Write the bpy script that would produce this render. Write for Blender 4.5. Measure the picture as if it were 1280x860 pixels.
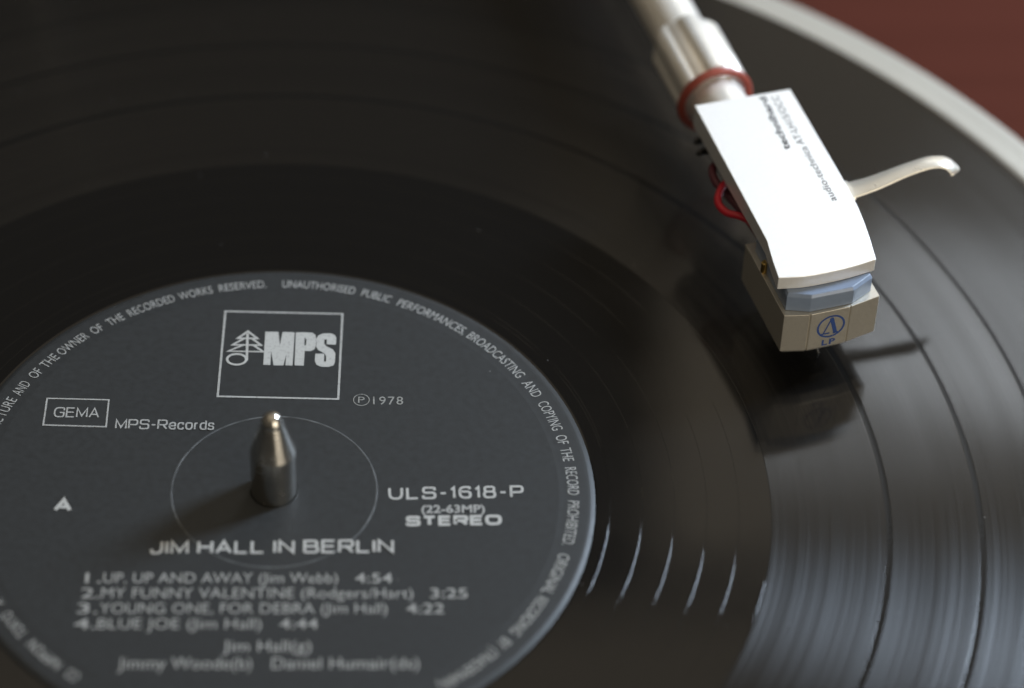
import bpy, bmesh, math, random
from mathutils import Vector, Matrix
random.seed(7)
MM = 0.001
for o in list(bpy.data.objects):
    bpy.data.objects.remove(o)
scn = bpy.context.scene
COL = scn.collection

# ------------------------------------------------------------------ camera
cam = bpy.data.cameras.new('camera')
cam_o = bpy.data.objects.new('camera', cam)
COL.objects.link(cam_o)
cam_o.location = (25.466 * MM, -326.30 * MM, 354.87 * MM)
cam_o.rotation_euler = (0.791967, -0.0320965, 0)
cam.sensor_width = 36.0
cam.lens = 3880.84 / 1280 * 36.0
cam.clip_start = 0.01
cam.clip_end = 50
cam.dof.use_dof = True
cam.dof.focus_distance = 0.494
cam.dof.aperture_fstop = 7.2
scn.camera = cam_o

# ------------------------------------------------------------------ light (a window, a dim wall, a dim ceiling, an added front fill)
world = bpy.data.worlds.new('World')
scn.world = world
world.use_nodes = True
bg = world.node_tree.nodes['Background']
bg.inputs[0].default_value = (1.0, 0.88, 0.70, 1)
bg.inputs[1].default_value = 0.088

def area_lamp(name, loc, target, sx, sy, power, color, spread=180):
    l = bpy.data.lights.new(name, 'AREA')
    l.shape = 'RECTANGLE'
    l.size, l.size_y = sx, sy
    l.energy = power
    l.color = color
    l.spread = math.radians(spread)
    o = bpy.data.objects.new(name, l)
    COL.objects.link(o)
    o.location = loc
    d = Vector(target) - Vector(loc)
    o.rotation_euler = d.to_track_quat('-Z', 'Y').to_euler()
    return o

def polar(az, el, d):
    az, el = math.radians(az), math.radians(el)
    return (d * math.cos(el) * math.cos(az), d * math.cos(el) * math.sin(az), d * math.sin(el))

area_lamp('window_light', polar(31, 32, 0.70), (0, 0, 0), 0.14, 0.22, 6.6, (0.68, 0.82, 1.0))
area_lamp('second_window_light', (0.404, 1.144, 1.077), (0.108, 0.04, 0), 0.22, 0.11, 0.62, (0.86, 0.93, 1.0))
area_lamp('ceiling_light', (0.40, -0.10, 1.6), (0.40, -0.10, 0), 3.3, 2.9, 10.5, (1.0, 0.84, 0.62))
area_lamp('wall_light', (0.755, 1.40, 0.82), (0.755, 0, 0.82), 1.10, 1.55, 2.9, (1.0, 0.86, 0.66))
area_lamp('room_fill', (1.00, -1.15, 0.34), (0.09, 0.03, 0.01), 1.0, 0.8, 11.0, (1.0, 0.90, 0.74))  # added fill from the front right, brightens the cartridge face

scn.view_settings.view_transform = 'Standard'
scn.view_settings.look = 'None'
scn.view_settings.exposure = 0.22
scn.view_settings.gamma = 1.0
scn.view_settings.use_curve_mapping = False
scn.render.engine = 'CYCLES'

# ------------------------------------------------------------------ materials
def new_mat(name):
    m = bpy.data.materials.new(name)
    m.use_nodes = True
    nt = m.node_tree
    return m, nt, nt.nodes['Principled BSDF']

def N(nt, t, **kw):
    n = nt.nodes.new(t)
    for k, v in kw.items():
        setattr(n, k, v)
    return n

def simple(name, col, rough, metal=0.0, spec=0.5, noise=None, bump=None, rough_var=0.0, coat=0.0, coat_rough=0.1):
    """noise=(scale, amount): colour mottling; bump=(scale, metres)"""
    m, nt, b = new_mat(name)
    b.inputs['Base Color'].default_value = (*col, 1)
    b.inputs['Roughness'].default_value = rough
    b.inputs['Metallic'].default_value = metal
    b.inputs['Specular IOR Level'].default_value = spec
    b.inputs['Coat Weight'].default_value = coat
    b.inputs['Coat Roughness'].default_value = coat_rough
    tc = N(nt, 'ShaderNodeTexCoord')
    if noise:
        nz = N(nt, 'ShaderNodeTexNoise')
        nz.inputs['Scale'].default_value = noise[0]
        nz.inputs['Detail'].default_value = 4
        nt.links.new(tc.outputs['Object'], nz.inputs['Vector'])
        mp = N(nt, 'ShaderNodeMapRange')
        mp.inputs[1].default_value = 0.25
        mp.inputs[2].default_value = 0.75
        mp.inputs[3].default_value = 1 - noise[1]
        mp.inputs[4].default_value = 1 + noise[1]
        nt.links.new(nz.outputs[0], mp.inputs[0])
        mx = N(nt, 'ShaderNodeVectorMath', operation='SCALE')
        mx.inputs[0].default_value = col
        nt.links.new(mp.outputs[0], mx.inputs['Scale'])
        nt.links.new(mx.outputs[0], b.inputs['Base Color'])
        if rough_var:
            mr = N(nt, 'ShaderNodeMapRange')
            mr.inputs[1].default_value = 0.25
            mr.inputs[2].default_value = 0.75
            mr.inputs[3].default_value = rough - rough_var
            mr.inputs[4].default_value = rough + rough_var
            nt.links.new(nz.outputs[0], mr.inputs[0])
            nt.links.new(mr.outputs[0], b.inputs['Roughness'])
    if bump:
        nb = N(nt, 'ShaderNodeTexNoise')
        nb.inputs['Scale'].default_value = bump[0]
        nb.inputs['Detail'].default_value = 3
        nt.links.new(tc.outputs['Object'], nb.inputs['Vector'])
        bn = N(nt, 'ShaderNodeBump')
        bn.inputs['Strength'].default_value = 1.0
        bn.inputs['Distance'].default_value = bump[1]
        nt.links.new(nb.outputs[0], bn.inputs['Height'])
        nt.links.new(bn.outputs[0], b.inputs['Normal'])
    return m

def radius_node(nt):
    tc = N(nt, 'ShaderNodeTexCoord')
    sp = N(nt, 'ShaderNodeSeparateXYZ')
    nt.links.new(tc.outputs['Object'], sp.inputs[0])
    cb = N(nt, 'ShaderNodeCombineXYZ')
    nt.links.new(sp.outputs[0], cb.inputs[0])
    nt.links.new(sp.outputs[1], cb.inputs[1])
    ln = N(nt, 'ShaderNodeVectorMath', operation='LENGTH')
    nt.links.new(cb.outputs[0], ln.inputs[0])
    return ln.outputs['Value'], tc

def noise1d(nt, src, scale, detail=2):
    n = N(nt, 'ShaderNodeTexNoise', noise_dimensions='1D')
    n.inputs['Scale'].default_value = scale
    n.inputs['Detail'].default_value = detail
    nt.links.new(src, n.inputs['W'])
    return n.outputs[0]

def maprange(nt, src, a, b, c, d):
    mr = N(nt, 'ShaderNodeMapRange')
    for i, v in enumerate((a, b, c, d)):
        mr.inputs[i + 1].default_value = v
    nt.links.new(src, mr.inputs[0])
    return mr.outputs[0]

def vinyl(name, grooved, gloss=1.0):
    m, nt, b = new_mat(name)
    b.inputs['Base Color'].default_value = (0.0045, 0.0043, 0.0042, 1)
    r, tc = radius_node(nt)
    if grooved:
        b.inputs['Roughness'].default_value = 0.42
        b.inputs['Anisotropic'].default_value = 1.0
        b.inputs['Anisotropic Rotation'].default_value = 0.25
        b.inputs['Specular IOR Level'].default_value = 0.5
        tg = N(nt, 'ShaderNodeTangent', direction_type='RADIAL', axis='Z')
        nt.links.new(tg.outputs[0], b.inputs['Tangent'])
        b.inputs['Coat Weight'].default_value = 0.22
        b.inputs['Coat Roughness'].default_value = 0.045
        n1 = noise1d(nt, r, 2200, 4)
        n2 = noise1d(nt, r, 220, 2)
        mix = N(nt, 'ShaderNodeMath', operation='MULTIPLY')
        nt.links.new(n1, mix.inputs[0])
        nt.links.new(n2, mix.inputs[1])
        nt.links.new(maprange(nt, mix.outputs[0], 0.12, 0.40, 0.185, 0.245), b.inputs['Roughness'])
        nt.links.new(maprange(nt, n1, 0.3, 0.7, 0.33 * gloss, 0.45 * gloss), b.inputs['Specular IOR Level'])
        bn = N(nt, 'ShaderNodeBump')
        bn.inputs['Strength'].default_value = 1.0
        bn.inputs['Distance'].default_value = 1.8e-6
        nt.links.new(n1, bn.inputs['Height'])
        nt.links.new(bn.outputs[0], b.inputs['Normal'])
    else:
        b.inputs['Roughness'].default_value = 0.10
        nz = N(nt, 'ShaderNodeTexNoise')
        nz.inputs['Scale'].default_value = 70
        nz.inputs['Detail'].default_value = 6
        nt.links.new(tc.outputs['Object'], nz.inputs['Vector'])
        nt.links.new(maprange(nt, nz.outputs[0], 0.3, 0.75, 0.05, 0.11), b.inputs['Roughness'])
    # dust specks: sparse pale dots
    vo = N(nt, 'ShaderNodeTexVoronoi')
    vo.inputs['Scale'].default_value = 190
    nt.links.new(tc.outputs['Object'], vo.inputs['Vector'])
    lt = N(nt, 'ShaderNodeMath', operation='LESS_THAN')
    lt.inputs[1].default_value = 0.028
    nt.links.new(vo.outputs['Distance'], lt.inputs[0])
    sel = N(nt, 'ShaderNodeSeparateColor')
    nt.links.new(vo.outputs['Color'], sel.inputs[0])
    gt = N(nt, 'ShaderNodeMath', operation='GREATER_THAN')
    gt.inputs[1].default_value = 0.80
    nt.links.new(sel.outputs[0], gt.inputs[0])
    mu = N(nt, 'ShaderNodeMath', operation='MULTIPLY')
    nt.links.new(lt.outputs[0], mu.inputs[0])
    nt.links.new(gt.outputs[0], mu.inputs[1])
    mc = N(nt, 'ShaderNodeMix', data_type='RGBA')
    nt.links.new(mu.outputs[0], mc.inputs[0])
    mc.inputs[6].default_value = (0.0045, 0.0043, 0.0042, 1)
    mc.inputs[7].default_value = (0.10, 0.095, 0.09, 1)
    nt.links.new(mc.outputs[2], b.inputs['Base Color'])
    return m

M = {}
M['groove'] = vinyl('vinyl_grooved', True)
M['groove_outer'] = vinyl('vinyl_grooved_fine', True, 0.75)
M['gap'] = simple('vinyl_gap', (0.006, 0.0057, 0.0053), 0.22, spec=0.16, noise=(300, 0.1))
M['vinyl'] = vinyl('vinyl_smooth', False)
M['label'] = simple('label_paper', (0.0228, 0.0250, 0.0262), 0.50, spec=0.36, noise=(900, 0.13), bump=(2600, 4e-6), rough_var=0.05)

M['pale_ring'] = simple('pale_ring_paper', (0.075, 0.08, 0.082), 0.5, spec=0.3, noise=(420, 0.55))  # paler, mottled grey for the strip over the pressing ridge
def dust(m, scale, size, keep, col):
    """sparse pale specks over a material's own colour"""
    nt = m.node_tree
    b = nt.nodes['Principled BSDF']
    tc = N(nt, 'ShaderNodeTexCoord')
    vo = N(nt, 'ShaderNodeTexVoronoi')
    vo.inputs['Scale'].default_value = scale
    nt.links.new(tc.outputs['Object'], vo.inputs['Vector'])
    sel = N(nt, 'ShaderNodeSeparateColor')
    nt.links.new(vo.outputs['Color'], sel.inputs[0])
    sz = maprange(nt, sel.outputs[1], 0, 1, size * 0.3, size)
    lt = N(nt, 'ShaderNodeMath', operation='LESS_THAN')
    nt.links.new(vo.outputs['Distance'], lt.inputs[0])
    nt.links.new(sz, lt.inputs[1])
    gt = N(nt, 'ShaderNodeMath', operation='GREATER_THAN')
    gt.inputs[1].default_value = 1 - keep
    nt.links.new(sel.outputs[0], gt.inputs[0])
    mu = N(nt, 'ShaderNodeMath', operation='MULTIPLY')
    nt.links.new(lt.outputs[0], mu.inputs[0])
    nt.links.new(gt.outputs[0], mu.inputs[1])
    mc = N(nt, 'ShaderNodeMix', data_type='RGBA')
    nt.links.new(mu.outputs[0], mc.inputs[0])
    mc.inputs[7].default_value = (*col, 1)
    src = b.inputs['Base Color']
    if src.is_linked:
        nt.links.new(src.links[0].from_socket, mc.inputs[6])
    else:
        mc.inputs[6].default_value = src.default_value
    nt.links.new(mc.outputs[2], src)
dust(M['label'], 330, 0.05, 0.10, (0.10, 0.10, 0.10))
dust(M['label'], 140, 0.022, 0.25, (0.16, 0.15, 0.14))
for k in ('groove', 'groove_outer', 'vinyl'):
    dust(M[k], 420, 0.06, 0.10, (0.09, 0.09, 0.092))

def ink_mat(name, col, wear):
    m, nt, b = new_mat(name)
    b.inputs['Roughness'].default_value = 0.7
    b.inputs['Specular IOR Level'].default_value = 0.08
    tc = N(nt, 'ShaderNodeTexCoord')
    nz = N(nt, 'ShaderNodeTexNoise')
    nz.inputs['Scale'].default_value = 2200
    nz.inputs['Detail'].default_value = 3
    nt.links.new(tc.outputs['Object'], nz.inputs['Vector'])
    f = maprange(nt, nz.outputs[0], 0.30, 0.50, 1 - wear, 1.0)
    sc = N(nt, 'ShaderNodeVectorMath', operation='SCALE')
    sc.inputs[0].default_value = col
    nt.links.new(f, sc.inputs['Scale'])
    nt.links.new(sc.outputs[0], b.inputs['Base Color'])
    return m
M['ink'] = ink_mat('silver_print', (0.36, 0.36, 0.345), 0.35)
M['ink_bright'] = ink_mat('silver_print_bold', (0.42, 0.42, 0.40), 0.22)
M['ink_thin'] = ink_mat('silver_print_fine', (0.25, 0.25, 0.235), 0.5)
M['ink_list'] = ink_mat('silver_print_light', (0.34, 0.34, 0.325), 0.3)
M['ink_black'] = ink_mat('black_print', (0.03, 0.035, 0.04), 0.1)
M['ink_grey'] = ink_mat('grey_print', (0.05, 0.05, 0.055), 0.1)
M['ink_blue'] = ink_mat('blue_print', (0.035, 0.07, 0.22), 0.15)
M['steel'] = simple('polished_steel', (0.48, 0.46, 0.42), 0.25, 1.0, noise=(400, 0.08), rough_var=0.04, bump=(1500, 2e-6))
M['rim'] = simple('turned_aluminium', (0.37, 0.345, 0.295), 0.5, 0.4, noise=(60, 0.03))
M['platter'] = simple('cast_platter', (0.35, 0.34, 0.32), 0.5, 0.8, noise=(60, 0.05))
M['mat'] = simple('rubber_mat', (0.012, 0.012, 0.012), 0.8, noise=(200, 0.1))
M['alu'] = simple('satin_aluminium', (0.87, 0.87, 0.86), 0.38, 0.5, noise=(1500, 0.02), bump=(5000, 3e-6), rough_var=0.03)
M['alu_tube'] = simple('brushed_tube', (0.93, 0.90, 0.83), 0.31, 0.5, noise=(300, 0.04), rough_var=0.04)
M['lift'] = simple('plated_lift', (0.74, 0.705, 0.62), 0.30, 0.65, noise=(300, 0.04), rough_var=0.05)
M['cart'] = simple('champagne_shell', (0.60, 0.57, 0.50), 0.36, 0.72, noise=(2600, 0.04), bump=(9000, 2e-6), rough_var=0.06)
M['block'] = simple('slate_blue_plastic', (0.17, 0.215, 0.295), 0.36, 0.0, noise=(700, 0.06), bump=(4000, 3e-6))
M['dark'] = simple('black_plastic', (0.012, 0.012, 0.012), 0.4, noise=(300, 0.1))
M['washer'] = simple('red_rubber', (0.27, 0.05, 0.030), 0.45, noise=(400, 0.08))
M['wire_red'] = simple('red_wire', (0.50, 0.008, 0.024), 0.35, noise=(800, 0.05))
M['wire_maroon'] = simple('maroon_wire', (0.10, 0.018, 0.030), 0.45, noise=(800, 0.05))
M['wire_white'] = simple('white_wire', (0.55, 0.54, 0.50), 0.4, noise=(800, 0.05))
M['wire_green'] = simple('green_wire', (0.03, 0.20, 0.06), 0.4, noise=(800, 0.05))
M['brass'] = simple('brass', (0.62, 0.42, 0.14), 0.28, 1.0, noise=(800, 0.06))

def wood():
    m, nt, b = new_mat('reddish_plinth_veneer')
    tc = N(nt, 'ShaderNodeTexCoord')
    mp = N(nt, 'ShaderNodeMapping')
    mp.inputs['Scale'].default_value = (6, 90, 30)
    nt.links.new(tc.outputs['Object'], mp.inputs[0])
    nz = N(nt, 'ShaderNodeTexNoise')
    nz.inputs['Scale'].default_value = 1.6
    nz.inputs['Detail'].default_value = 7
    nz.inputs['Distortion'].default_value = 0.6
    nt.links.new(mp.outputs[0], nz.inputs['Vector'])
    cr = N(nt, 'ShaderNodeValToRGB')
    cr.color_ramp.elements[0].position = 0.3
    cr.color_ramp.elements[0].color = (0.060, 0.0168, 0.0105, 1)
    cr.color_ramp.elements[1].position = 0.72
    cr.color_ramp.elements[1].color = (0.068, 0.0192, 0.0122, 1)
    nt.links.new(nz.outputs[0], cr.inputs[0])
    nt.links.new(cr.outputs[0], b.inputs['Base Color'])
    b.inputs['Roughness'].default_value = 0.85
    b.inputs['Specular IOR Level'].default_value = 0.04
    return m
M['wood'] = wood()

# ------------------------------------------------------------------ mesh helpers (all coordinates in millimetres)
def link(name, verts, faces, mat, parent=None, smooth=True, sharp=None):
    me = bpy.data.meshes.new(name)
    off = parent_world(parent) if parent else Vector((0, 0, 0))
    me.from_pydata([(Vector(v) * MM) - off for v in verts], [], faces)
    me.update()
    if smooth:
        me.polygons.foreach_set('use_smooth', [True] * len(me.polygons))
        if sharp is not None:
            me.set_sharp_from_angle(angle=math.radians(sharp))
    me.materials.append(M[mat])
    o = bpy.data.objects.new(name, me)
    COL.objects.link(o)
    if parent:
        o.parent = parent
    return o

def parent_world(p):
    v = Vector((0, 0, 0))
    while p is not None:
        v += p.location
        p = p.parent
    return v

def empty(name, loc):
    e = bpy.data.objects.new(name, None)
    e.empty_display_size = 0.01
    COL.objects.link(e)
    e.location = Vector(loc) * MM
    return e

def tag(o, label=None, cat=None, kind=None):
    if label: o['label'] = label
    if cat: o['category'] = cat
    if kind: o['kind'] = kind
    return o

def lathe(profile, seg=256, closed=False, centre=(0, 0)):
    """profile of (r, z); r == 0 at an end closes to a pole; long runs get support rings so flats stay flat"""
    pr = []
    m = len(profile)
    for i, p in enumerate(profile):
        pr.append(p)
        if i == m - 1 and not closed:
            break
        q = profile[(i + 1) % m]
        d = math.hypot(q[0] - p[0], q[1] - p[1])
        if d > 0.9:
            for t in (0.06 / d, 1 - 0.06 / d):
                pr.append((p[0] + (q[0] - p[0]) * t, p[1] + (q[1] - p[1]) * t))
    profile = pr
    V, F = [], []
    rows = []
    for r, z in profile:
        if r < 1e-9:
            rows.append([len(V)])
            V.append((centre[0], centre[1], z))
        else:
            rows.append(list(range(len(V), len(V) + seg)))
            for k in range(seg):
                a = 2 * math.pi * k / seg
                V.append((centre[0] + r * math.cos(a), centre[1] + r * math.sin(a), z))
    n = len(rows)
    for i in range(n if closed else n - 1):
        A, B = rows[i], rows[(i + 1) % n]
        for k in range(seg):
            k2 = (k + 1) % seg
            if len(A) == 1:
                F.append((A[0], B[k2], B[k])) if len(B) > 1 else None
            elif len(B) == 1:
                F.append((A[k], A[k2], B[0]))
            else:
                F.append((A[k], A[k2], B[k2], B[k]))
    return V, F

def fix_normals(o):
    bm = bmesh.new()
    bm.from_mesh(o.data)
    bmesh.ops.recalc_face_normals(bm, faces=bm.faces)
    bm.to_mesh(o.data)
    bm.free()
    return o

def prism(poly, z0, z1, ztop=None):
    """closed prism from a list of (x, y); ztop(x, y) may give a sloping top"""
    n = len(poly)
    V = [(x, y, z0) for x, y in poly] + [(x, y, ztop(x, y) if ztop else z1) for x, y in poly]
    F = [tuple(range(n - 1, -1, -1)), tuple(range(n, 2 * n))]
    F += [(k, (k + 1) % n, n + (k + 1) % n, n + k) for k in range(n)]
    return V, F

def bevel(o, w, seg=2, angle=30):
    """bevel the sharp edges in mesh code"""
    bm = bmesh.new()
    bm.from_mesh(o.data)
    ed = [e for e in bm.edges if len(e.link_faces) == 2 and e.calc_face_angle(0) > math.radians(angle)]
    bmesh.ops.bevel(bm, geom=ed, offset=w * MM, segments=seg, profile=0.5, affect='EDGES', clamp_overlap=True)
    bm.to_mesh(o.data)
    bm.free()
    o.data.polygons.foreach_set('use_smooth', [False] * len(o.data.polygons))
    return o

def sweep(path, radii, seg=16, flat=1.0, up=(0, 0, 1), caps=True):
    """tube along a 3D path; radii = one number or a list of r or (half width, half height)"""
    P = [Vector(p) for p in path]
    V, F = [], []
    upv = Vector(up)
    for i, p in enumerate(P):
        t = (P[min(i + 1, len(P) - 1)] - P[max(i - 1, 0)]).normalized()
        s = t.cross(upv).normalized()
        u = s.cross(t).normalized()
        r = radii[i] if isinstance(radii, (list, tuple)) else radii
        a, b = r if isinstance(r, (list, tuple)) else (r, r * flat)
        for k in range(seg):
            th = 2 * math.pi * k / seg
            V.append(tuple(p + s * (a * math.cos(th)) + u * (b * math.sin(th))))
    for i in range(len(P) - 1):
        for k in range(seg):
            k2 = (k + 1) % seg
            F.append((i * seg + k, i * seg + k2, (i + 1) * seg + k2, (i + 1) * seg + k))
    if caps:
        F.append(tuple(range(seg - 1, -1, -1)))
        F.append(tuple((len(P) - 1) * seg + k for k in range(seg)))
    return V, F

def spline(pts, n=8):
    """Catmull-Rom through points of any dimension"""
    out = []
    m = len(pts)
    for i in range(m - 1):
        p0, p1, p2, p3 = pts[max(i - 1, 0)], pts[i], pts[i + 1], pts[min(i + 2, m - 1)]
        for k in range(n):
            t = k / n
            out.append(tuple(0.5 * (2 * b + (c - a) * t + (2 * a - 5 * b + 4 * c - d) * t * t + (-a + 3 * b - 3 * c + d) * t ** 3)
                             for a, b, c, d in zip(p0, p1, p2, p3)))
    out.append(tuple(pts[-1]))
    return out

_cap = {}
def text_mesh(body, bold=0.0, space=1.0):
    """flat glyph mesh of a line of print: verts (x, y) with y = 1 at cap height, x from 0 to the line's width"""
    def get(s):
        c = bpy.data.curves.new('t', 'FONT')
        c.body = s
        c.size = 1
        c.offset = bold
        c.space_character = space
        c.resolution_u = 4
        c.fill_mode = 'BOTH'
        o = bpy.data.objects.new('t', c)
        COL.objects.link(o)
        dg = bpy.context.evaluated_depsgraph_get()
        me = bpy.data.meshes.new_from_object(o.evaluated_get(dg))
        v = [tuple(q.co) for q in me.vertices]
        f = [tuple(q.vertices) for q in me.polygons if q.normal.z >= -2]
        bpy.data.objects.remove(o)
        bpy.data.curves.remove(c)
        bpy.data.meshes.remove(me)
        return v, f
    if bold not in _cap:
        hv, _ = get('H')
        _cap[bold] = (min(q[1] for q in hv), max(q[1] for q in hv))
    y0, y1 = _cap[bold]
    v, f = get(body)
    x0 = min(q[0] for q in v)
    x1 = max(q[0] for q in v)
    return [((q[0] - x0), (q[1] - y0) / (y1 - y0)) for q in v], f, x1 - x0

def clean(o):
    """make print faces look upward"""
    bm = bmesh.new()
    bm.from_mesh(o.data)
    bmesh.ops.remove_doubles(bm, verts=bm.verts, dist=1e-8)
    bm.to_mesh(o.data)
    bm.free()
    return o

# ------------------------------------------------------------------ plinth (the surface)
PZ = -16.0
poly = []
for cx, cy, a0 in ((222, 242, 0), (-222, 242, 90), (-222, -192, 180), (222, -192, 270)):
    for k in range(7):
        a = math.radians(a0 + 15 * k)
        poly.append((cx + 12 * math.cos(a), cy + 12 * math.sin(a)))
V, F = prism(poly, PZ - 60, PZ)
o = link('turntable_plinth', V, F, 'wood', smooth=False)
bevel(o, 2.0, 2)
tag(o, 'reddish brown turntable plinth lying beyond the pale platter rim', 'plinth', 'structure')

# ------------------------------------------------------------------ platter with rim, mat and spindle
plat = empty('turntable_platter', (0, 0, PZ))
tag(plat, 'pale metal turntable platter with raised rim and steel centre spindle', 'platter')
V, F = lathe([(0, PZ + 1.5), (20, PZ + 1.5), (20, PZ), (24, PZ), (24, PZ + 3), (140, PZ + 3), (150.5, PZ + 3), (150.5, -5.2), (0, -5.2)], 256)
fix_normals(link('platter_disc', V, F, 'platter', plat, sharp=30))
V, F = lathe([(150.6, PZ + 2.6), (157.3, PZ + 2.6), (157.9, PZ + 3.2), (157.9, -5.0), (157.5, -4.4), (153.7, -2.7), (153.4, -2.75), (153.2, -2.6), (150.0, -2.2), (149.3, -2.4), (149.0, -2.9), (149.0, -5.1), (150.6, -5.1)], 512, closed=True)
fix_normals(link('rim', V, F, 'rim', plat, sharp=25))
V, F = lathe([(4.5, -5.15), (148.2, -5.15), (148.6, -4.8), (148.6, -2.6), (148.2, -2.25), (54, -2.25), (53, -2.6), (4.5, -2.6)], 256, closed=True)
fix_normals(link('rubber_mat', V, F, 'mat', plat, sharp=30))
prof = [(3.55, -5.1), (3.55, 8.75), (3.50, 9.05)]
prof += [(1.84, 14.55), (1.76, 14.75)]
for k in range(1, 9):
    a = math.radians(90 * k / 8)
    prof.append((1.74 * math.cos(a), 14.85 + 2.1 * math.sin(a)))
prof[-1] = (0, prof[-1][1])
V, F = lathe(prof, 64)
fix_normals(link('spindle', V, F, 'steel', plat, sharp=11))

# ------------------------------------------------------------------ record
rec = empty('vinyl_record', (0, 0, -2.2))
tag(rec, 'black vinyl record with dark grey printed label lying on the platter', 'record')
LZ = -0.50
V, F = lathe([(3.75, -0.75), (49.6, -0.75), (50.1, LZ), (147.0, LZ), (147.5, -0.7), (147.75, -1.2), (147.5, -1.7), (147, -1.95), (140, -2.0), (50, -2.1), (3.75, -2.2)], 512, closed=True)
disc = fix_normals(link('disc', V, F, 'vinyl', rec, sharp=30))
BANDS = [(77.1, 94.85), (95.75, 109.25), (110.1, 121.9), (122.7, 145.8)]
for a, b in BANDS:
    zt = LZ + 0.02
    V, F = lathe([(a, LZ - 0.02), (a + 0.10, zt), (b - 0.10, zt), (b, LZ - 0.02)], 512)
    link('groove_band', V, F, 'groove_outer' if a > 120 else 'groove', rec)
# shallow troughs between the tracks
for (a0, b0), (a1, b1) in zip(BANDS, BANDS[1:]):
    m = (b0 + a1) / 2
    V, F = lathe([(b0 + 0.01, LZ + 0.012), (m - 0.1, LZ + 0.004), (m + 0.1, LZ + 0.004), (a1 - 0.01, LZ + 0.012)], 512)
    link('track_gap', V, F, 'gap', rec)
# raised lead-in bead
V, F = lathe([(145.9, LZ - 0.02), (146.3, LZ + 0.12), (146.9, LZ + 0.12), (147.2, LZ - 0.05)], 512)
link('lead_in_bead', V, F, 'vinyl', rec)
# lead-out spiral: one ridge winding inward over the dead wax, ending in a locked ring
pts = []
R_out, R_in, turns = 77.0, 52.0, 5.0
n = int(turns * 220)
for i in range(n + 1):
    t = i / n
    r = R_out - (R_out - R_in) * t
    a = math.radians(-12) - 2 * math.pi * turns * t
    pts.append((r, a))
pts += [(R_in, pts[-1][1] - 2 * math.pi * k / 220) for k in range(1, 221)]
V, F = [], []
hw = 0.082
for r, a in pts:
    for dr, dz in ((-hw, -0.02), (-hw * 0.3, 0.012), (hw * 0.3, 0.012), (hw, -0.02)):
        V.append(((r + dr) * math.cos(a), (r + dr) * math.sin(a), LZ + dz))
for i in range(len(pts) - 1):
    for k in range(3):
        F.append((i * 4 + k, i * 4 + k + 1, i * 4 + 5 + k, i * 4 + 4 + k))
fix_normals(link('lead_out_groove', V, F, 'vinyl', rec, smooth=False))

# label
LP = [(3.575, -0.55), (3.60, -0.10), (3.80, 0.0), (15.72, 0.0), (15.82, 0.042), (15.92, 0.042), (16.02, 0.0), (44.2, 0.0), (44.6, -0.035), (45.0, -0.05), (48.5, -0.20), (48.95, -0.225), (49.15, -0.26), (49.7, -0.53), (50.0, -0.72)]
def label_z(r):
    for (r0, z0), (r1, z1) in zip(LP[2:], LP[3:]):
        if r0 <= r <= r1:
            return z0 + (z1 - z0) * (r - r0) / (r1 - r0)
    return 0.0
V, F = lathe(LP, 512)
label = link('label', V, F, 'label', rec, sharp=60)
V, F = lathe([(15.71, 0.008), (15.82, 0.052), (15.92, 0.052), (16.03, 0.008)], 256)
link('pressing_ring', V, F, 'pale_ring', label)
tag(label, 'dark grey paper label with silver print')

INK = 0.058
def print_line(name, body, p0, p1, cap, mat, bold=0.0, space=1.0):
    """a printed line whose baseline runs from p0 to p1 (mm on the label)"""
    v, f, w = text_mesh(body, bold, space)
    d = Vector((p1[0] - p0[0], p1[1] - p0[1]))
    L = d.length
    d /= L
    nrm = Vector((-d.y, d.x))
    V = []
    for x, y in v:
        q = Vector(p0) + d * (x / w * L) + nrm * (y * cap)
        V.append((q.x, q.y, label_z(q.length) + INK))
    return clean(link(name, V, f, mat, label, smooth=False))

def strokes(name, segs, mat, wid, z=INK, step=0.006):
    """flat printed lines; each run of points is one mitred ribbon, runs a hair apart in height"""
    V, F = [], []
    for j, run in enumerate(segs):
        closed = run[0] == run[-1]
        P = [Vector(p) for p in (run[:-1] if closed else run)]
        n = len(P)
        base = len(V)
        for i, p in enumerate(P):
            a = P[i - 1] if (closed or i > 0) else None
            b = P[(i + 1) % n] if (closed or i < n - 1) else None
            d0 = (p - a).normalized() if a is not None else (b - p).normalized()
            d1 = (b - p).normalized() if b is not None else d0
            n0 = Vector((-d0.y, d0.x))
            n1 = Vector((-d1.y, d1.x))
            m = (n0 + n1)
            m = m.normalized() if m.length > 1e-6 else n0
            k = min(1 / max(m.dot(n0), 0.3), 2.2) * wid / 2
            zz = z + step * j + label_z(p.length)
            V.append((p.x + m.x * k, p.y + m.y * k, zz))
            V.append((p.x - m.x * k, p.y - m.y * k, zz))
        for i in range(n if closed else n - 1):
            i2 = (i + 1) % n
            F.append((base + 2 * i + 1, base + 2 * i2 + 1, base + 2 * i2, base + 2 * i))
    return link(name, V, F, mat, label, smooth=False)

def flat_poly(name, polys, mat, z=INK):
    bm = bmesh.new()
    off = parent_world(label)
    for pl in polys:
        vs = [bm.verts.new(Vector((x, y, z)) * MM - off) for x, y in pl]
        f = bm.faces.new(vs)
        f.normal_update()
        if f.normal.z < 0:
            f.normal_flip()
    bmesh.ops.triangulate(bm, faces=bm.faces)
    me = bpy.data.meshes.new(name)
    bm.to_mesh(me)
    bm.free()
    me.materials.append(M[mat])
    o = bpy.data.objects.new(name, me)
    COL.objects.link(o)
    o.parent = label
    return o

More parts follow.
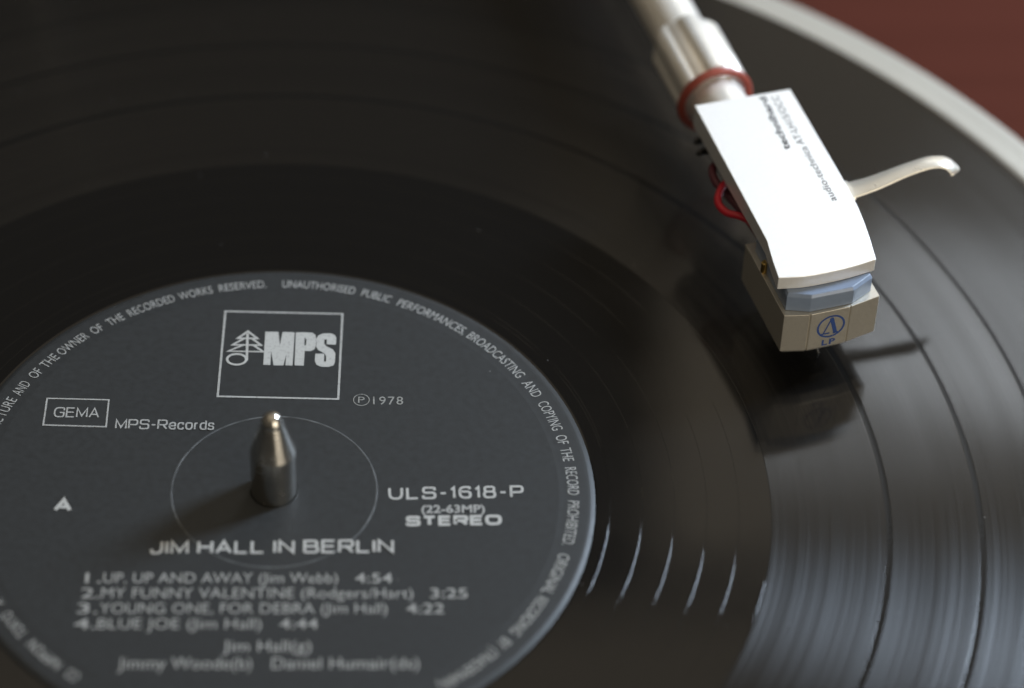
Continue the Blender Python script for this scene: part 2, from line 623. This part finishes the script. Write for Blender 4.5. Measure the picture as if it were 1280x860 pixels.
# a plain wide grotesque drawn as pen strokes: points (x, y[, corner radius]) in a unit box, with the glyph's width
c4, c3 = 0.42, 0.26
GL = {
 'A': (1.0, [[(0, 0), (.5, 1), (1, 0)], [(.2, .31), (.8, .31)]]),
 'B': (.95, [[(0, 0), (0, 1), (.93, 1, c3), (.93, .53, c3), (0, .53)], [(0, .53), (1, .53, c3), (1, 0, c3), (0, 0)]]),
 'E': (.86, [[(1, 1), (0, 1), (0, 0), (1, 0)], [(0, .52), (.93, .52)]]),
 'G': (1.05, [[(1, .72), (1, 1, c4), (0, 1, c4), (0, 0, c4), (1, 0, c4), (1, .48), (.56, .48)]]),
 'H': (.95, [[(0, 0), (0, 1)], [(1, 0), (1, 1)], [(0, .52), (1, .52)]]),
 'I': (.0, [[(.5, 0), (.5, 1)]]),
 'J': (.72, [[(1, 1), (1, 0, c4), (0, 0, c4), (0, .34)]]),
 'L': (.82, [[(0, 1), (0, 0), (1, 0)]]),
 'M': (1.12, [[(0, 0), (0, 1), (.5, .12), (1, 1), (1, 0)]]),
 'N': (.98, [[(0, 0), (0, 1), (1, 0), (1, 1)]]),
 'O': (1.1, [[(.5, 1), (1, 1, c4), (1, 0, c4), (0, 0, c4), (0, 1, c4), (.5, 1)]]),
 'P': (.92, [[(0, 0), (0, 1), (1, 1, c3), (1, .44, c3), (0, .44)]]),
 'R': (.95, [[(0, 0), (0, 1), (1, 1, c3), (1, .47, c3), (0, .47)], [(.55, .47), (1, 0)]]),
 'S': (.95, [[(.97, .74), (.97, 1, c3), (.02, 1, c3), (.02, .52, .24), (1, .52, .24), (1, 0, c3), (0, 0, c3), (0, .27)]]),
 'T': (.92, [[(.5, 0), (.5, 1)], [(0, 1), (1, 1)]]),
 'U': (.98, [[(0, 1), (0, 0, c4), (1, 0, c4), (1, 1)]]),
 '1': (.22, [[(1, 0), (1, 1), (0, .76)]]),
 '6': (.85, [[(.95, .8), (.95, 1, c4), (0, 1, c4), (0, 0, c4), (1, 0, c4), (1, .58, c3), (0, .58, .1)]]),
 '8': (.85, [[(.5, .54), (.94, .54, .22), (.94, 1, .22), (.06, 1, .22), (.06, .54, .22), (.5, .54)], [(.5, .54), (1, .54, .24), (1, 0, .24), (0, 0, .24), (0, .54, .24), (.5, .54)]]),
 '-': (.42, [[(0, .45), (1, .45)]]),
 'e': (.62, [[(0, .37), (1, .37), (1, .72, .3), (0, .72, .3), (0, 0, .3), (.95, 0, .3), (.98, .2)]]),
 'c': (.56, [[(1, .5), (1, .72, .3), (0, .72, .3), (0, 0, .3), (1, 0, .3), (1, .22)]]),
 'o': (.66, [[(.5, .72), (1, .72, .3), (1, 0, .3), (0, 0, .3), (0, .72, .3), (.5, .72)]]),
 'r': (.30, [[(0, 0), (0, .72)], [(0, .42), (.15, .70, .2), (1, .71)]]),
 'd': (.60, [[(1, 1), (1, 0)], [(1, .45), (1, .72, .3), (0, .72, .3), (0, 0, .3), (1, 0, .3), (1, .25)]]),
 's': (.52, [[(.95, .55), (.95, .72, .2), (.03, .72, .2), (.03, .38, .16), (1, .37, .16), (1, 0, .2), (0, 0, .2), (0, .18)]]),
}
def rounded(run):
    """turn (x, y, r) corners into short arcs"""
    out = []
    n = len(run)
    for i, p in enumerate(run):
        if len(p) < 3 or i in (0, n - 1):
            out.append((p[0], p[1]))
            continue
        a, b, q = Vector(run[i - 1][:2]), Vector(p[:2]), Vector(run[i + 1][:2])
        r = min(p[2], (a - b).length * 0.5, (q - b).length * 0.5)
        s0 = b + (a - b).normalized() * r
        s1 = b + (q - b).normalized() * r
        for k in range(6):
            t = k / 5
            out.append(tuple(s0 * (1 - t) ** 2 * 1.0 + b * 2 * t * (1 - t) + s1 * t * t))
    res = [out[0]]
    for q in out[1:]:
        if (Vector(q) - Vector(res[-1])).length > 1e-4:
            res.append(q)
    return res

def stroke_line(body, p0, p1, cap, pen, mat, gap=0.34, word=0.55):
    """a line of print whose baseline runs from p0 to p1; pen = stroke width in mm"""
    inner = cap - pen
    x = 0.0
    runs = []
    for ch in body:
        if ch == ' ':
            x += word
            continue
        w, segs = GL[ch]
        w *= cap
        for sg in segs:
            pts = [(q[0] * w, q[1] * inner, *([q[2] * cap] if len(q) > 2 else [])) for q in sg]
            runs.append([(x + q[0], q[1]) for q in rounded(pts)])
        x += w + pen + gap * cap
    tot = x - gap * cap
    d = Vector((p1[0] - p0[0], p1[1] - p0[1]))
    L = d.length
    d /= L
    nr = Vector((-d.y, d.x))
    kx = L / tot
    lines = []
    for r in runs:
        q = [tuple(Vector(p0) + d * ((a + pen / 2) * kx) + nr * (b + pen / 2)) for a, b in r]
        if (Vector(r[0]) - Vector(r[-1])).length < 1e-6:
            q[-1] = q[0]
        lines.append(q)
    return strokes('lettering', lines, mat, pen, step=0.005)

# boxes
strokes('logo_frame', [[(-10.12, 39.5), (-10.08, 20.0), (9.12, 20.0), (9.05, 39.5), (-10.12, 39.5)]], 'ink', 0.36)
strokes('print_frame', [[(-37.03, 18.72), (-37.03, 12.85), (-27.15, 12.75), (-27.25, 18.68), (-37.03, 18.72)]], 'ink', 0.26)
# logo: S(x, y) turns the drawing grid of the logo into label millimetres
def S(x, y):
    t = (y - 73.0) / 704.0
    left = 145 - 60 * t
    right = 1105 - 33 * t
    s = (x - left) / (right - left)
    t -= s * 0.03
    return (-10.12 + 19.2 * s, 39.5 - 19.5 * t)
Mp = [(472, 245), (580, 247), (592, 362), (613, 247), (712, 250), (697, 526), (638, 524), (646, 430), (622, 525), (541, 524), (522, 405), (515, 522), (457, 520)]
Pp_l = [(722, 250), (800, 250), (798, 295), (793, 303), (792, 353), (797, 361), (795, 406), (788, 527), (713, 524)]
Pp_r = [(800, 250), (858, 254), (882, 272), (889, 300), (886, 365), (874, 392), (845, 406), (795, 406), (797, 361), (806, 357), (809, 310), (798, 295)]
Sp = [(905, 278), (940, 260), (1010, 258), (1043, 274), (1053, 300), (1050, 353), (974, 350), (977, 315), (966, 306), (955, 315), (954, 345), (972, 366), (1025, 392), (1047, 425), (1043, 500), (1030, 525), (990, 537), (930, 535), (892, 519), (879, 490), (882, 428), (955, 428), (954, 488), (962, 496), (971, 488), (971, 448), (955, 424), (903, 396), (890, 372), (891, 302)]
flat_poly('logo_lettering', [[S(*q) for q in pl] for pl in (Mp, Pp_l, Pp_r, Sp)], 'ink_bright')
ell = [S(240 + 78 * math.cos(a), 476 + 44 * math.sin(a)) for a in [2 * math.pi * k / 36 for k in range(36)]]
ell.append(ell[0])
tree = [[S(330, 243), S(248, 300), S(408, 302), S(330, 243)], [S(300, 302), S(206, 355), S(438, 358), S(366, 304)], [S(290, 357), S(172, 408), S(458, 413), S(376, 359)],
        [S(327, 262), S(322, 485)], ell]
strokes('logo_tree_note', tree, 'ink_bright', 0.40)
# single-line print
stroke_line('GEMA', (-35.6, 14.6), (-28.5, 14.65), 2.2, 0.25, 'ink', 0.2)
stroke_line('MPS-Records', (-25.7, 12.35), (-10.2, 12.5), 2.15, 0.27, 'ink', 0.2)
print_line('lettering', '1978', (14.7, 18.95), (19.5, 19.1), 1.75, 'ink_thin', 0.004, 1.15)
print_line('lettering', 'P', (12.3, 19.25), (13.35, 19.27), 1.35, 'ink_thin', 0.0)
strokes('print_circle', [[(12.82 + 1.25 * math.cos(2 * math.pi * k / 40), 19.93 + 1.25 * math.sin(2 * math.pi * k / 40)) for k in range(40)] + [(14.07, 19.93)]], 'ink_thin', 0.15)
stroke_line('A', (-33.5, -5.4), (-30.8, -5.4), 2.7, 0.62, 'ink_bright')
stroke_line('ULS-1618-P', (17.8, -1.5), (38.7, -0.5), 2.6, 0.40, 'ink_bright', 0.30)
print_line('lettering', '(22-63MP)', (22.9, -4.15), (32.7, -3.75), 1.65, 'ink', 0.022)
stroke_line('STEREO', (20.6, -6.95), (35.3, -6.3), 2.15, 0.56, 'ink_bright', 0.16)
stroke_line('JIM HALL IN BERLIN', (-18.0, -13.75), (18.85, -12.5), 2.75, 0.46, 'ink_bright', 0.20, 1.25)
for y, body, xa, xb in ((-19.75, '1.', -27.3, -24.9), (-22.75, '2.', -27.6, -24.9), (-25.75, '3.', -27.9, -24.9), (-28.75, '4.', -28.1, -24.9)):
    print_line('lettering', body, (xa, y), (xb, y + 0.06), 2.0, 'ink_list', 0.002)
for y, body, xb, tm, ta, tb in ((-19.65, 'UP, UP AND AWAY (Jim Webb)', 10.6, '4:54', 13.2, 18.8), (-22.65, 'MY FUNNY VALENTINE (Rodgers/Hart)', 22.0, '3:25', 24.6, 30.2),
                                (-25.65, 'YOUNG ONE, FOR DEBRA (Jim Hall)', 18.2, '4:22', 21.1, 26.7), (-28.65, 'BLUE JOE (Jim Hall)', -0.4, '4:44', 2.3, 8.0)):
    k = 0.027
    print_line('lettering', body, (-24.6, y), (xb, y + k * (xb + 24.6)), 2.0, 'ink_list', -0.004)
    print_line('lettering', tm, (ta, y + k * (ta + 24.6)), (tb, y + k * (tb + 24.6)), 1.95, 'ink_list', 0.004)
print_line('lettering', 'Jim Hall(g)', (-5.8, -32.5), (7.2, -32.15), 2.1, 'ink_list', -0.002)
print_line('lettering', 'Jimmy Woode(b)', (-20.9, -36.2), (-1.4, -35.7), 2.15, 'ink_list', -0.002)
print_line('lettering', 'Daniel Humair(ds)', (1.6, -35.6), (23.2, -35.0), 2.15, 'ink_list', -0.002)
# print round the edge
WORDS = [("MANUFAC", 171.0, 162.1), ("TURE", 161.6, 156.2), ("AND", 155.1, 151.2), ("OF", 149.6, 147.1), ("THE", 146.0, 142.1), ("OWNER", 141.3, 133.9), ("OF", 132.7, 130.2), ("THE", 128.8, 125.2),
         ("RECORDED", 123.9, 113.8), ("WORKS", 112.8, 105.8), ("RESERVED.", 104.4, 94.7), ("UNAUTHORISED", 91.4, 76.4), ("PUBLIC", 74.9, 68.7), ("PERFORMANCES,", 67.0, 50.9),
         ("BROADCASTING", 49.9, 34.2), ("AND", 32.6, 27.9), ("COPYING", 26.2, 18.0), ("OF", 16.5, 14.1), ("THE", 13.0, 9.5), ("RECORD", 7.8, 0.6), ("PROHIBITED.", -1.0, -12.5),
         ("ORIGINAL", -14.8, -25.3), ("RECORDING", -26.4, -36.9), ("BY", -38.7, -40.9), ("(TRADEMARK)", -42.0, -55.5), ("CO.", -124.9, -127.8), ("NIPPON", -129.3, -137.5), ("TOKYO", -139.5, -146.2), ("A", -148.3, -149.6)]
for body, a0, a1 in WORDS:
    v, f, w = text_mesh(body, -0.003)
    V = []
    for x, y in v:
        a = math.radians(a0 + (a1 - a0) * x / w)
        r = 45.55 + 1.75 * y
        V.append((r * math.cos(a), r * math.sin(a), label_z(r) + INK))
    clean(link('edge_lettering', V, f, 'ink', label, smooth=False))

# ------------------------------------------------------------------ tonearm: frame of the headshell (u forward, w to its right)
AX = Vector((0.310, -0.951, 0)).normalized()
WX = Vector((-AX.y, AX.x, 0))
OO = Vector((74.65, 74.0, 0))
def T(u, w, z):
    q = OO + AX * u + WX * w
    return (q.x, q.y, z)
def TV(vs):
    return [T(*q) for q in vs]

PIV = (-69.0, 201.0)
arm = empty('tonearm', (PIV[0], PIV[1], PZ))
tag(arm, 'silver tonearm with white headshell and champagne cartridge reaching over the record', 'tonearm')
NW, NZ = -1.5, 14.2          # neck axis: sideways offset and height
# tube: straight behind the collar, then bending to the pivot
p_str = [T(-23 - 6 * k, NW, NZ) for k in range(8)]
end = Vector((PIV[0], PIV[1], NZ))
last = Vector(p_str[-1])
bend = [p_str[-2], p_str[-1], tuple(last + Vector((-11, 24, 0.4))), tuple(last.lerp(end, 0.5) + Vector((4, 7, 0.8))), tuple(end + Vector((8, -9, 1.0)))]
path = p_str[:-2] + spline(bend, 8) + [(PIV[0], PIV[1], NZ + 1)]
V, F = sweep(path, 4.65, 40)
fix_normals(link('arm_tube', V, F, 'alu_tube', arm, sharp=40))
# collar: six broad rounded ribs round the sleeve
NS = 144
prof = [(-23.5, 4.4), (-23.4, 4.9), (-22.6, 5.35), (-21.5, 5.55), (-7.6, 5.55), (-7.0, 5.2), (-6.9, 4.4)]
V, F = [], []
for iu, (u, r) in enumerate(prof):
    for k in range(NS):
        th = 2 * math.pi * k / NS
        rib = max(0.0, math.cos(6 * (th - math.radians(28))) + 0.25) / 1.25
        rib = rib ** 0.45
        amp = 0.0 if iu in (0, 1, 5, 6) else (0.55 if iu == 2 else 0.85)
        rr = r + amp * rib
        V.append(T(u, NW + rr * math.cos(th), NZ + rr * math.sin(th)))
for i in range(len(prof) - 1):
    for k in range(NS):
        k2 = (k + 1) % NS
        F.append((i * NS + k, i * NS + k2, (i + 1) * NS + k2, (i + 1) * NS + k))
fix_normals(link('locking_collar', V, F, 'alu_tube', arm, sharp=50))
# pivot assembly and counterweight behind
V, F = lathe([(0, PZ), (24, PZ), (24, PZ + 4), (22, PZ + 5), (13, PZ + 5), (13, NZ - 9), (0, NZ - 9)], 64, centre=PIV)
fix_normals(link('pivot_base', V, F, 'dark', arm, sharp=30))
V, F = lathe([(0, NZ - 9), (11, NZ - 9), (11.5, NZ - 8.5), (11.5, NZ + 9.5), (10.5, NZ + 10.5), (0, NZ + 10.5)], 64, centre=PIV)
fix_normals(link('pivot_housing', V, F, 'alu_tube', arm, sharp=30))
bd = (end - Vector(path[-12])).normalized()
bd.z = 0
bd.normalize()
V, F = sweep([tuple(end + bd * 6), tuple(end + bd * 18)], 4.0, 32)
fix_normals(link('rear_stub', V, F, 'alu_tube', arm, sharp=30))
V, F = sweep([tuple(end + bd * 16), tuple(end + bd * 16.6), tuple(end + bd * 39.4), tuple(end + bd * 40)], [11.2, 12, 12, 11.2], 48)
fix_normals(link('counterweight', V, F, 'dark', arm, sharp=30))

# headshell plate: outline measured at its top face, top sloping a little down towards the front
def ztop(u):
    return 19.7 + (43.2 - u) * 0.042
left = [(2.0, -9.15), (35.0, -9.05)]
front = spline([(35.0, -9.05), (39.2, -9.75), (43.2, -10.25)], 4)[1:] + spline([(43.2, -10.25), (44.0, -6.2), (44.15, -2.1), (44.0, 2.0), (43.5, 6.35)], 5)[1:]
right = spline([(43.5, 6.35), (37.3, 7.45), (31.5, 8.1), (26.0, 8.25)], 4)[1:] + [(2.4, 7.8)]
outl = left + front + right
n = len(outl)
V = [T(u, w, 17.15) for u, w in outl] + [T(u, w, ztop(u)) for u, w in outl]
F = [tuple(range(n)), tuple(range(2 * n - 1, n - 1, -1))] + [(k, n + k, n + (k + 1) % n, (k + 1) % n) for k in range(n)]
hs = fix_normals(link('headshell', V, F, 'alu', arm, smooth=False))
bevel(hs, 0.12, 2, 25)
tag(hs, 'blown-white satin metal headshell')
# neck plug and red washer
V, F = sweep(TV([(2.3, NW, NZ), (-10, NW, NZ)]), 4.7, 48)
fix_normals(link('headshell_neck', V, F, 'alu_tube', arm, sharp=40))
V, F = [], []
RS, rs = 64, 16
for i in range(RS):
    a = 2 * math.pi * i / RS
    for j in range(rs):
        b = 2 * math.pi * j / rs
        rr = 6.1 + 0.72 * math.cos(b)
        V.append(T(-6.3 + 0.72 * math.sin(b), NW - 0.3 + rr * math.cos(a), NZ + rr * math.sin(a)))
for i in range(RS):
    for j in range(rs):
        F.append((i * rs + j, ((i + 1) % RS) * rs + j, ((i + 1) % RS) * rs + (j + 1) % rs, i * rs + (j + 1) % rs))
fix_normals(link('rubber_washer', V, F, 'washer', arm))
# web under the plate that carries the neck
V, F = prism([(2.1, -6.0), (12, -6.0), (15, -3.5), (15, 0.5), (12, 3.0), (2.1, 3.0)], 10.2, 17.15)
V = [T(u, w, z) for u, w, z in V]
bevel(fix_normals(link('terminal_block', V, F, 'dark', hs, smooth=False)), 0.3)

def shell_print(body, u0, w0, u1, w1, cap, mat, bold, parent, shear=0.0):
    v, f, wd = text_mesh(body, bold)
    V = []
    for x, y in v:
        t = (x + shear * y * 0.1) / wd
        u = u0 + (u1 - u0) * t
        w = w0 + (w1 - w0) * t - y * cap
        V.append(T(u, w, ztop(u) + 0.03))
    return clean(link('lettering', V, f, mat, parent, smooth=False))
shell_print('technihard', 16.1, 2.55, 3.1, 3.15, 1.25, 'ink_black', 0.022, hs)
shell_print('audio-technica', 29.4, 5.35, 16.2, 5.2, 1.15, 'ink_grey', 0.0, hs)
shell_print('AT-LH15/OCC', 15.6, 5.2, 3.4, 5.15, 1.2, 'ink_grey', 0.0, hs)

# finger lift
fl = spline([(26.1, 7.2, 18.6, 1.9, 0.55), (26.2, 9.6, 18.75, 1.9, 0.55), (26.35, 13.2, 19.45, 1.7, 0.5), (26.0, 18.6, 20.5, 1.45, 0.46), (25.8, 23.0, 21.0, 1.45, 0.46), (26.2, 25.6, 20.75, 1.6, 0.46), (26.9, 27.0, 19.75, 1.5, 0.42), (27.3, 27.3, 19.0, 1.0, 0.3)], 6)
V, F = sweep([T(*q[:3]) for q in fl], [(q[3], q[4]) for q in fl], 20)
fix_normals(link('finger_lift', V, F, 'lift', hs, sharp=60))
V, F = sweep(TV([(26.1, 7.9, 18.55), (26.1, 9.3, 18.6)]), [(2.3, 0.95), (2.3, 0.95)], 24)
fix_normals(link('lift_collar', V, F, 'lift', hs, sharp=40))

# cartridge body: faceted front with two notches, chamfered bottom
oc = [(28.4, -9.6), (45.85, -9.7), (46.82, -5.72), (46.55, -5.58), (46.85, -5.42), (46.85, 1.18), (46.55, 1.32), (46.80, 1.48), (45.8, 6.75), (28.4, 6.65)]
nc = len(oc)
cu, cw = 37.5, -1.5
def ring(z, k):
    return [T(cu + (u - cu) * k[0], cw + (w - cw) * k[1], z) for u, w in oc]
V = ring(13.6, (1, 1)) + ring(5.75, (1, 1)) + ring(4.55, (0.90, 0.90)) + ring(4.4, (0.88, 0.87))
F = [tuple(range(nc))] + [(j * nc + k, j * nc + (k + 1) % nc, (j + 1) * nc + (k + 1) % nc, (j + 1) * nc + k) for j in range(3) for k in range(nc)] + [tuple(range(4 * nc - 1, 3 * nc - 1, -1))]
cart = fix_normals(link('cartridge', V, F, 'cart', arm, smooth=False))
bevel(cart, 0.07, 1, 25)
tag(cart, 'champagne coloured cartridge body with blue emblem')
# slate blue mounting block on top
ob = [(30.5, -8.7), (44.7, -9.1), (46.2, -5.5), (46.3, 1.75), (44.4, 5.75), (30.5, 5.6)]
nb = len(ob)
V = [T(u, w, 13.65) for u, w in ob] + [T(u, w, 16.55) for u, w in ob] + [T(u - 0.35 if u > 40 else u, cw + (w - cw) * 0.955, 17.1) for u, w in ob]
F = [tuple(range(nb))] + [(j * nb + k, j * nb + (k + 1) % nb, (j + 1) * nb + (k + 1) % nb, (j + 1) * nb + k) for j in range(2) for k in range(nb)] + [tuple(range(3 * nb - 1, 2 * nb - 1, -1))]
bevel(fix_normals(link('mounting_block', V, F, 'block', cart, smooth=False)), 0.08, 1, 15)
# emblem on the middle facet
def front_print(name, segs, wid):
    V, F = [], []
    for j, run in enumerate(segs):
        closed = run[0] == run[-1]
        P = [Vector(p) for p in (run[:-1] if closed else run)]
        m = len(P)
        base = len(V)
        for i, p in enumerate(P):
            a = P[i - 1] if (closed or i) else p
            b = P[(i + 1) % m] if (closed or i < m - 1) else p
            d = (b - a).normalized()
            nn = Vector((-d.y, d.x))
            wd = wid[j] / 2
            V.append(T(46.88 + 0.004 * j, p.x + nn.x * wd, p.y + nn.y * wd))
            V.append(T(46.88 + 0.004 * j, p.x - nn.x * wd, p.y - nn.y * wd))
        for i in range(m if closed else m - 1):
            i2 = (i + 1) % m
            F.append((base + 2 * i, base + 2 * i2, base + 2 * i2 + 1, base + 2 * i + 1))
    return link(name, V, F, 'ink_blue', cart, smooth=False)
ec = (-1.72, 10.1)
circ = [(ec[0] + 2.25 * math.cos(2 * math.pi * k / 48), ec[1] + 2.25 * math.sin(2 * math.pi * k / 48)) for k in range(48)]
circ.append(circ[0])
A0 = (ec[0] + 0.05, ec[1] + 1.95)
front_print('emblem', [circ, [A0, (ec[0] - 1.25, ec[1] - 1.6)], [(A0[0] - 0.1, A0[1] - 0.1), (ec[0] + 0.95, ec[1] - 1.7)], [(ec[0] - 1.6, ec[1] - 1.45), (ec[0] - 0.1, ec[1] - 1.45)], [(ec[0] + 0.5, ec[1] - 1.55), (ec[0] + 1.35, ec[1] - 1.55)]], [0.34, 0.24, 0.66, 0.28, 0.28])
v, f, wd = text_mesh('LP', 0.03, 1.25)
V = [T(46.89, -2.95 + 2.3 * x / wd, 6.05 + 1.25 * y) for x, y in v]
clean(link('emblem_lettering', V, f, 'ink_blue', cart, smooth=False))
# screws on the ledge, stylus holder and cantilever below
for u, w, z in ((35.3, -9.0, 13.6), (35.3, 6.0, 13.6)):
    c = T(u, w, 0)
    V, F = lathe([(0, z), (0.62, z), (0.62, z + 1.9), (0.45, z + 2.1), (0, z + 2.1)], 20, centre=(c[0], c[1]))
    fix_normals(link('mounting_screw', V, F, 'brass', cart, sharp=30))
V, F = prism([(33, -4.6), (42.8, -4.0), (44.0, -2.6), (44.0, -0.4), (42.8, 1.0), (33, 1.6)], 2.6, 4.42)
bevel(fix_normals(link('stylus_holder', [T(u, w, z) for u, w, z in V], F, 'dark', cart, smooth=False)), 0.3)
V, F = sweep(TV([(38.0, -1.5, 2.9), (43.6, -1.5, 0.75)]), [0.32, 0.22], 12)
fix_normals(link('cantilever', V, F, 'dark', cart))
V, F = sweep(TV([(43.35, -1.5, 0.85), (43.35, -1.5, 0.1), (43.35, -1.5, LZ + 0.055)]), [0.16, 0.14, 0.03], 10, up=(1, 0, 0))
fix_normals(link('stylus', V, F, 'dark', cart))

# head-shell leads bowing out under the left side
def lead(mat, pts, r):
    V, F = sweep([T(*q) for q in spline(pts, 8)], r, 12)
    fix_normals(link('lead_wire', V, F, mat, arm))
lead('wire_red', [(11.5, -5.0, 14.2), (14.2, -6.6, 15.2), (16.4, -9.3, 15.4), (19.0, -10.9, 15.0), (21.6, -10.4, 14.8), (23.4, -8.6, 15.0), (25.0, -7.0, 14.2), (28.3, -5.6, 11.5)], 0.62)
lead('wire_maroon', [(8.5, -5.6, 13.6), (10.3, -8.4, 14.6), (13.2, -9.2, 14.4), (16.0, -8.2, 13.6), (20, -6.8, 12.6), (28.3, -4.4, 10.0)], 0.70)
lead('wire_white', [(8.5, 1.0, 14.0), (12.3, 4.5, 14.4), (19, 6.4, 14.0), (28.3, 3.2, 11.8)], 0.55)
lead('wire_green', [(8.5, 2.5, 13.0), (12.5, 5.8, 13.4), (20, 5.2, 12.4), (28.3, 1.2, 10.5)], 0.55)
for u, w, z in ((4.2, -9.4, 15.4), (6.8, -9.9, 15.2)):
    V, F = sweep(TV([(u, w + 4.0, z - 0.2), (u, w + 0.4, z), (u + 0.4, w, z)]), [0.6, 0.6, 0.45], 14)
    fix_normals(link('terminal_pin', V, F, 'dark', hs))
